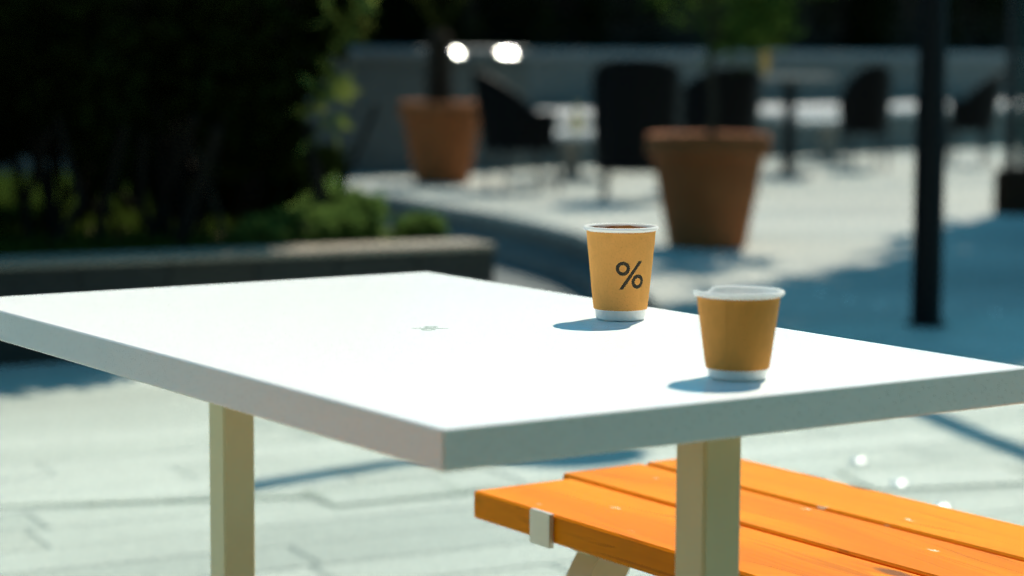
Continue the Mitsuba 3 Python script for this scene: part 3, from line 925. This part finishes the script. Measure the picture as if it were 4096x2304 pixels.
bench(0.30, 2.00, 1.20, 'unseen orange slatted bench added below the picture for its warm bounce on the white table', True)  # second bench, added out of view for warm bounce

# ------------------------------------------------------------------ the white table
tk = thing('table', 'white stone topped table on two cream square legs carrying two paper cups', 'table')
W2, L2, TH = 0.7118 / 2, 1.1773 / 2, 0.0376
obj('table_top', tt(bevel_box(U_C - W2, U_C + W2, V_C - L2, V_C + L2, ZT - TH, ZT, 0.0016)), 'm_top', tk)
for vv in (1.664, 2.690):
    lg = obj('leg', tt(bevel_box(U_C - 0.0235, U_C + 0.0235, vv - 0.0235, vv + 0.0235, 0.012, ZT - TH - 0.006, 0.003)), 'm_cream', tk)
    obj('foot', tt(bevel_box(U_C - 0.24, U_C + 0.24, vv - 0.035, vv + 0.035, 0.001, 0.012, 0.003)), 'm_cream', tk)
    obj('top_plate', tt(bevel_box(U_C - 0.11, U_C + 0.11, vv - 0.05, vv + 0.05, ZT - TH - 0.006, ZT - TH - 0.0005, 0.001)), 'm_cream', tk)


# the percent mark: two rings and a slash, in metres about the middle of the slash
def percent_parts():
    ring = Point(0, 0).buffer(0.0085, 32).difference(Point(0, 0).buffer(0.0044, 32))
    r1 = affinity.translate(ring, -0.0100, 0.0080)
    r2 = affinity.translate(ring, 0.0097, -0.0079)
    sl = Polygon([(-0.0143, -0.0169), (-0.0094, -0.0169), (0.0143, 0.0169), (0.0094, 0.0169)])
    return [r1, r2, sl]


lc = np.array([-0.0955, 2.5645])
for g in percent_parts():
    g = affinity.translate(affinity.rotate(g, -56.1, origin=(0, 0)), lc[0], lc[1])
    obj('printed_mark', prism(g, ZT + 0.0001, ZT + 0.0003), 'm_table_ink', tk)

# ------------------------------------------------------------------ paper cups


def cup(name, label, x, y, H, r_rim, r_st, r_sb, r_b, z_s, dent=None, seam=None, card='m_kraft'):
    """r_st, r_sb: the sleeve's radius at its top and bottom; z_s: height of its lower edge."""
    k = thing(name, label, 'cup', 'paper coffee cups on the table')
    z0 = ZT + 0.0005
    S = 96
    rr = 0.0025
    zr = H - rr                                      # centre of the rolled rim

    def dip(v, ang):
        if dent is not None:
            a0, half, deep = dent
            da = (ang - a0 + math.pi) % (2 * math.pi) - math.pi
            t = np.clip(1.9 * (1 - np.abs(da) / half), 0, 1)
            t = t * t * (3 - 2 * t)
            high = np.clip((v[..., 2] - H * 0.80) / (H * 0.2), 0, 1) ** 1.5
            v[..., 2] -= deep * t * high
            f = 1 - 0.05 * t * high
            v[..., 0] *= f
            v[..., 1] *= f
        return v

    bodyr = lambda z: r_b + (r_rim - 2 * rr - r_b) * z / zr
    body = [(r_b - 0.002, 0.0), (r_b, 0.0012)] + [(bodyr(z), z) for z in np.linspace(0.004, zr, 12)]
    obj('cup_wall', placed(lathe(body, S, dip), (x, y, z0)), 'm_paper', k, 50)
    inner = [(bodyr(z) - 0.0008, z) for z in np.linspace(zr, 0.008, 14)] + [(0.0, 0.008)]
    obj('inner_wall', placed(lathe(inner, S, dip), (x, y, z0)), 'm_inner', k, 50)
    a = np.linspace(0, 2 * math.pi, 15)
    rim = [(r_rim - rr + rr * math.cos(q), zr + rr * math.sin(q)) for q in a]
    obj('rim', placed(lathe(rim, S, dip), (x, y, z0)), 'm_rim', k, 50)
    zt = H - 2 * rr - 0.0012

    def sleeve_r(z):
        return r_sb + (r_st - r_sb) * (z - z_s) / (zt - z_s)
    sl = [(bodyr(z_s) + 0.0002, z_s)] + [(sleeve_r(z) - (0.0004 if i in (0, 9) else 0), z) for i, z in enumerate(np.linspace(z_s, zt, 10))] + [(bodyr(zt) + 0.0002, zt)]

    def shape(v, ang):
        v = dip(v, ang)
        if seam is not None:                           # the overlap of the sleeve's paper
            da = (ang - seam + math.pi) % (2 * math.pi) - math.pi
            lift = np.where((da < 0) & (da > -0.35), 0.0006 * (1 + da / 0.35), 0)
            f = 1 + lift / r_st
            v[..., 0] *= f
            v[..., 1] *= f
        return v
    obj('sleeve', placed(lathe(sl, S * 2, shape), (x, y, z0)), card, k, 50)
    return k, sleeve_r, z0, bodyr


c1x, c1y = 0.1308, 2.665
k1, s1, z01, b1 = cup('paper_cup', 'taller brown paper cup with a black percent sign printed on it', c1x, c1y, 0.1127, 0.0455, 0.0419, 0.0327, 0.0293, 0.0130)
face = math.atan2(-c1y, -c1x)                          # towards the viewer
for g in percent_parts():
    m = trimesh.creation.triangulate_polygon(g.segmentize(0.0012), engine='earcut')
    mesh = trimesh.Trimesh(np.c_[m[0], np.zeros(len(m[0]))], m[1], process=False)
    mesh = mesh.subdivide_to_size(0.0015)
    s, h = mesh.vertices[:, 0] + 0.01265, mesh.vertices[:, 1] + 0.0562
    r = s1(h) + 0.00012
    ang = face + s / 0.0378
    mesh.vertices = np.c_[c1x + r * np.cos(ang), c1y + r * np.sin(ang), z01 + h]
    obj('printed_mark', mesh, 'm_ink', k1, True)
st = [(b1(z) - 0.0011, z) for z in np.linspace(0.1090, 0.030, 14)]


def ragged(v, ang):
    v[0, :, 2] += 0.0007 * np.sin(ang * 5 + 1) + 0.0005 * np.sin(ang * 11)
    return v


obj('coffee_stain', placed(lathe(st, 96, ragged), (c1x, c1y, z01)), 'm_stain', k1, True)
obj('coffee', placed(lathe([(b1(0.03) - 0.0012, 0.030), (0, 0.030)], 64), (c1x, c1y, z01)), 'm_coffee', k1, True)

c2x, c2y = 0.2232, 2.178
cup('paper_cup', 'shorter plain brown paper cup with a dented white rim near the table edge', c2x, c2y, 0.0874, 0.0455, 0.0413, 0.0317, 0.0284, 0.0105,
    dent=(math.atan2(0.50, -0.87), 0.60, 0.0052), seam=math.atan2(-c2y, -c2x) - 0.28, card='m_kraft_shaded')

# ------------------------------------------------------------------ unseen, behind the viewer: house added for warm bounce, trees added to block sky
hk = thing('added_house', 'unseen pale stone house added behind the viewer on the left for warm bounce', 'building')
HM = rot_z(math.radians(-38))


def hp(mesh):
    m = mesh.copy()
    m.apply_transform(HM)
    m.apply_translation((-15.0, -9.0, 0))
    return m


obj('wall', hp(bevel_box(-11, 9, -9, 0, 0, 11, 0.02)), 'm_added_house', hk)
for fl in range(3):
    for c_ in range(5):
        x_ = -10 + 4.0 * c_
        w = obj('window', hp(bevel_box(x_, x_ + 1.3, -0.06, 0.02, 1.2 + 3.3 * fl, 2.9 + 3.3 * fl, 0.01)), 'm_frame', hk)
        obj('sill', hp(bevel_box(x_ - 0.1, x_ + 1.4, -0.06, 0.14, 1.08 + 3.3 * fl, 1.19 + 3.3 * fl, 0.01)), 'm_cap', w)
for i, (x, y, h) in enumerate([(-3.5, -9.0, 12.0), (1.5, -9.5, 12.5), (6.5, -8.5, 12.0), (11.0, -5.5, 12.0), (14.5, -0.5, 11.0)]):
    r = np.random.default_rng(900 + i)
    t_ = thing('added_tree', 'unseen broad leafy tree added behind the viewer to block sky, ' + ('leftmost of the row', 'second from left in the row', 'middle of the row', 'second from right in the row', 'rightmost of the row')[i], 'tree', 'added trees behind the viewer')
    obj('trunk', tube([(x, y, 0), (x + 0.1, y, 1.5), (x, y, 3.2), (x - 0.1, y, h * 0.7)], [0.26, 0.2, 0.17, 0.08], 10), 'm_trunk', t_, 40)
    obj('crown', leaves(crown_points(9000, (x, y, h * 0.54), (3.6, 3.6, h * 0.45), r, 70, 0, 0.3), 0.46, rnd=r, aspect=1.7), 'm_added_tree_leaf', t_)
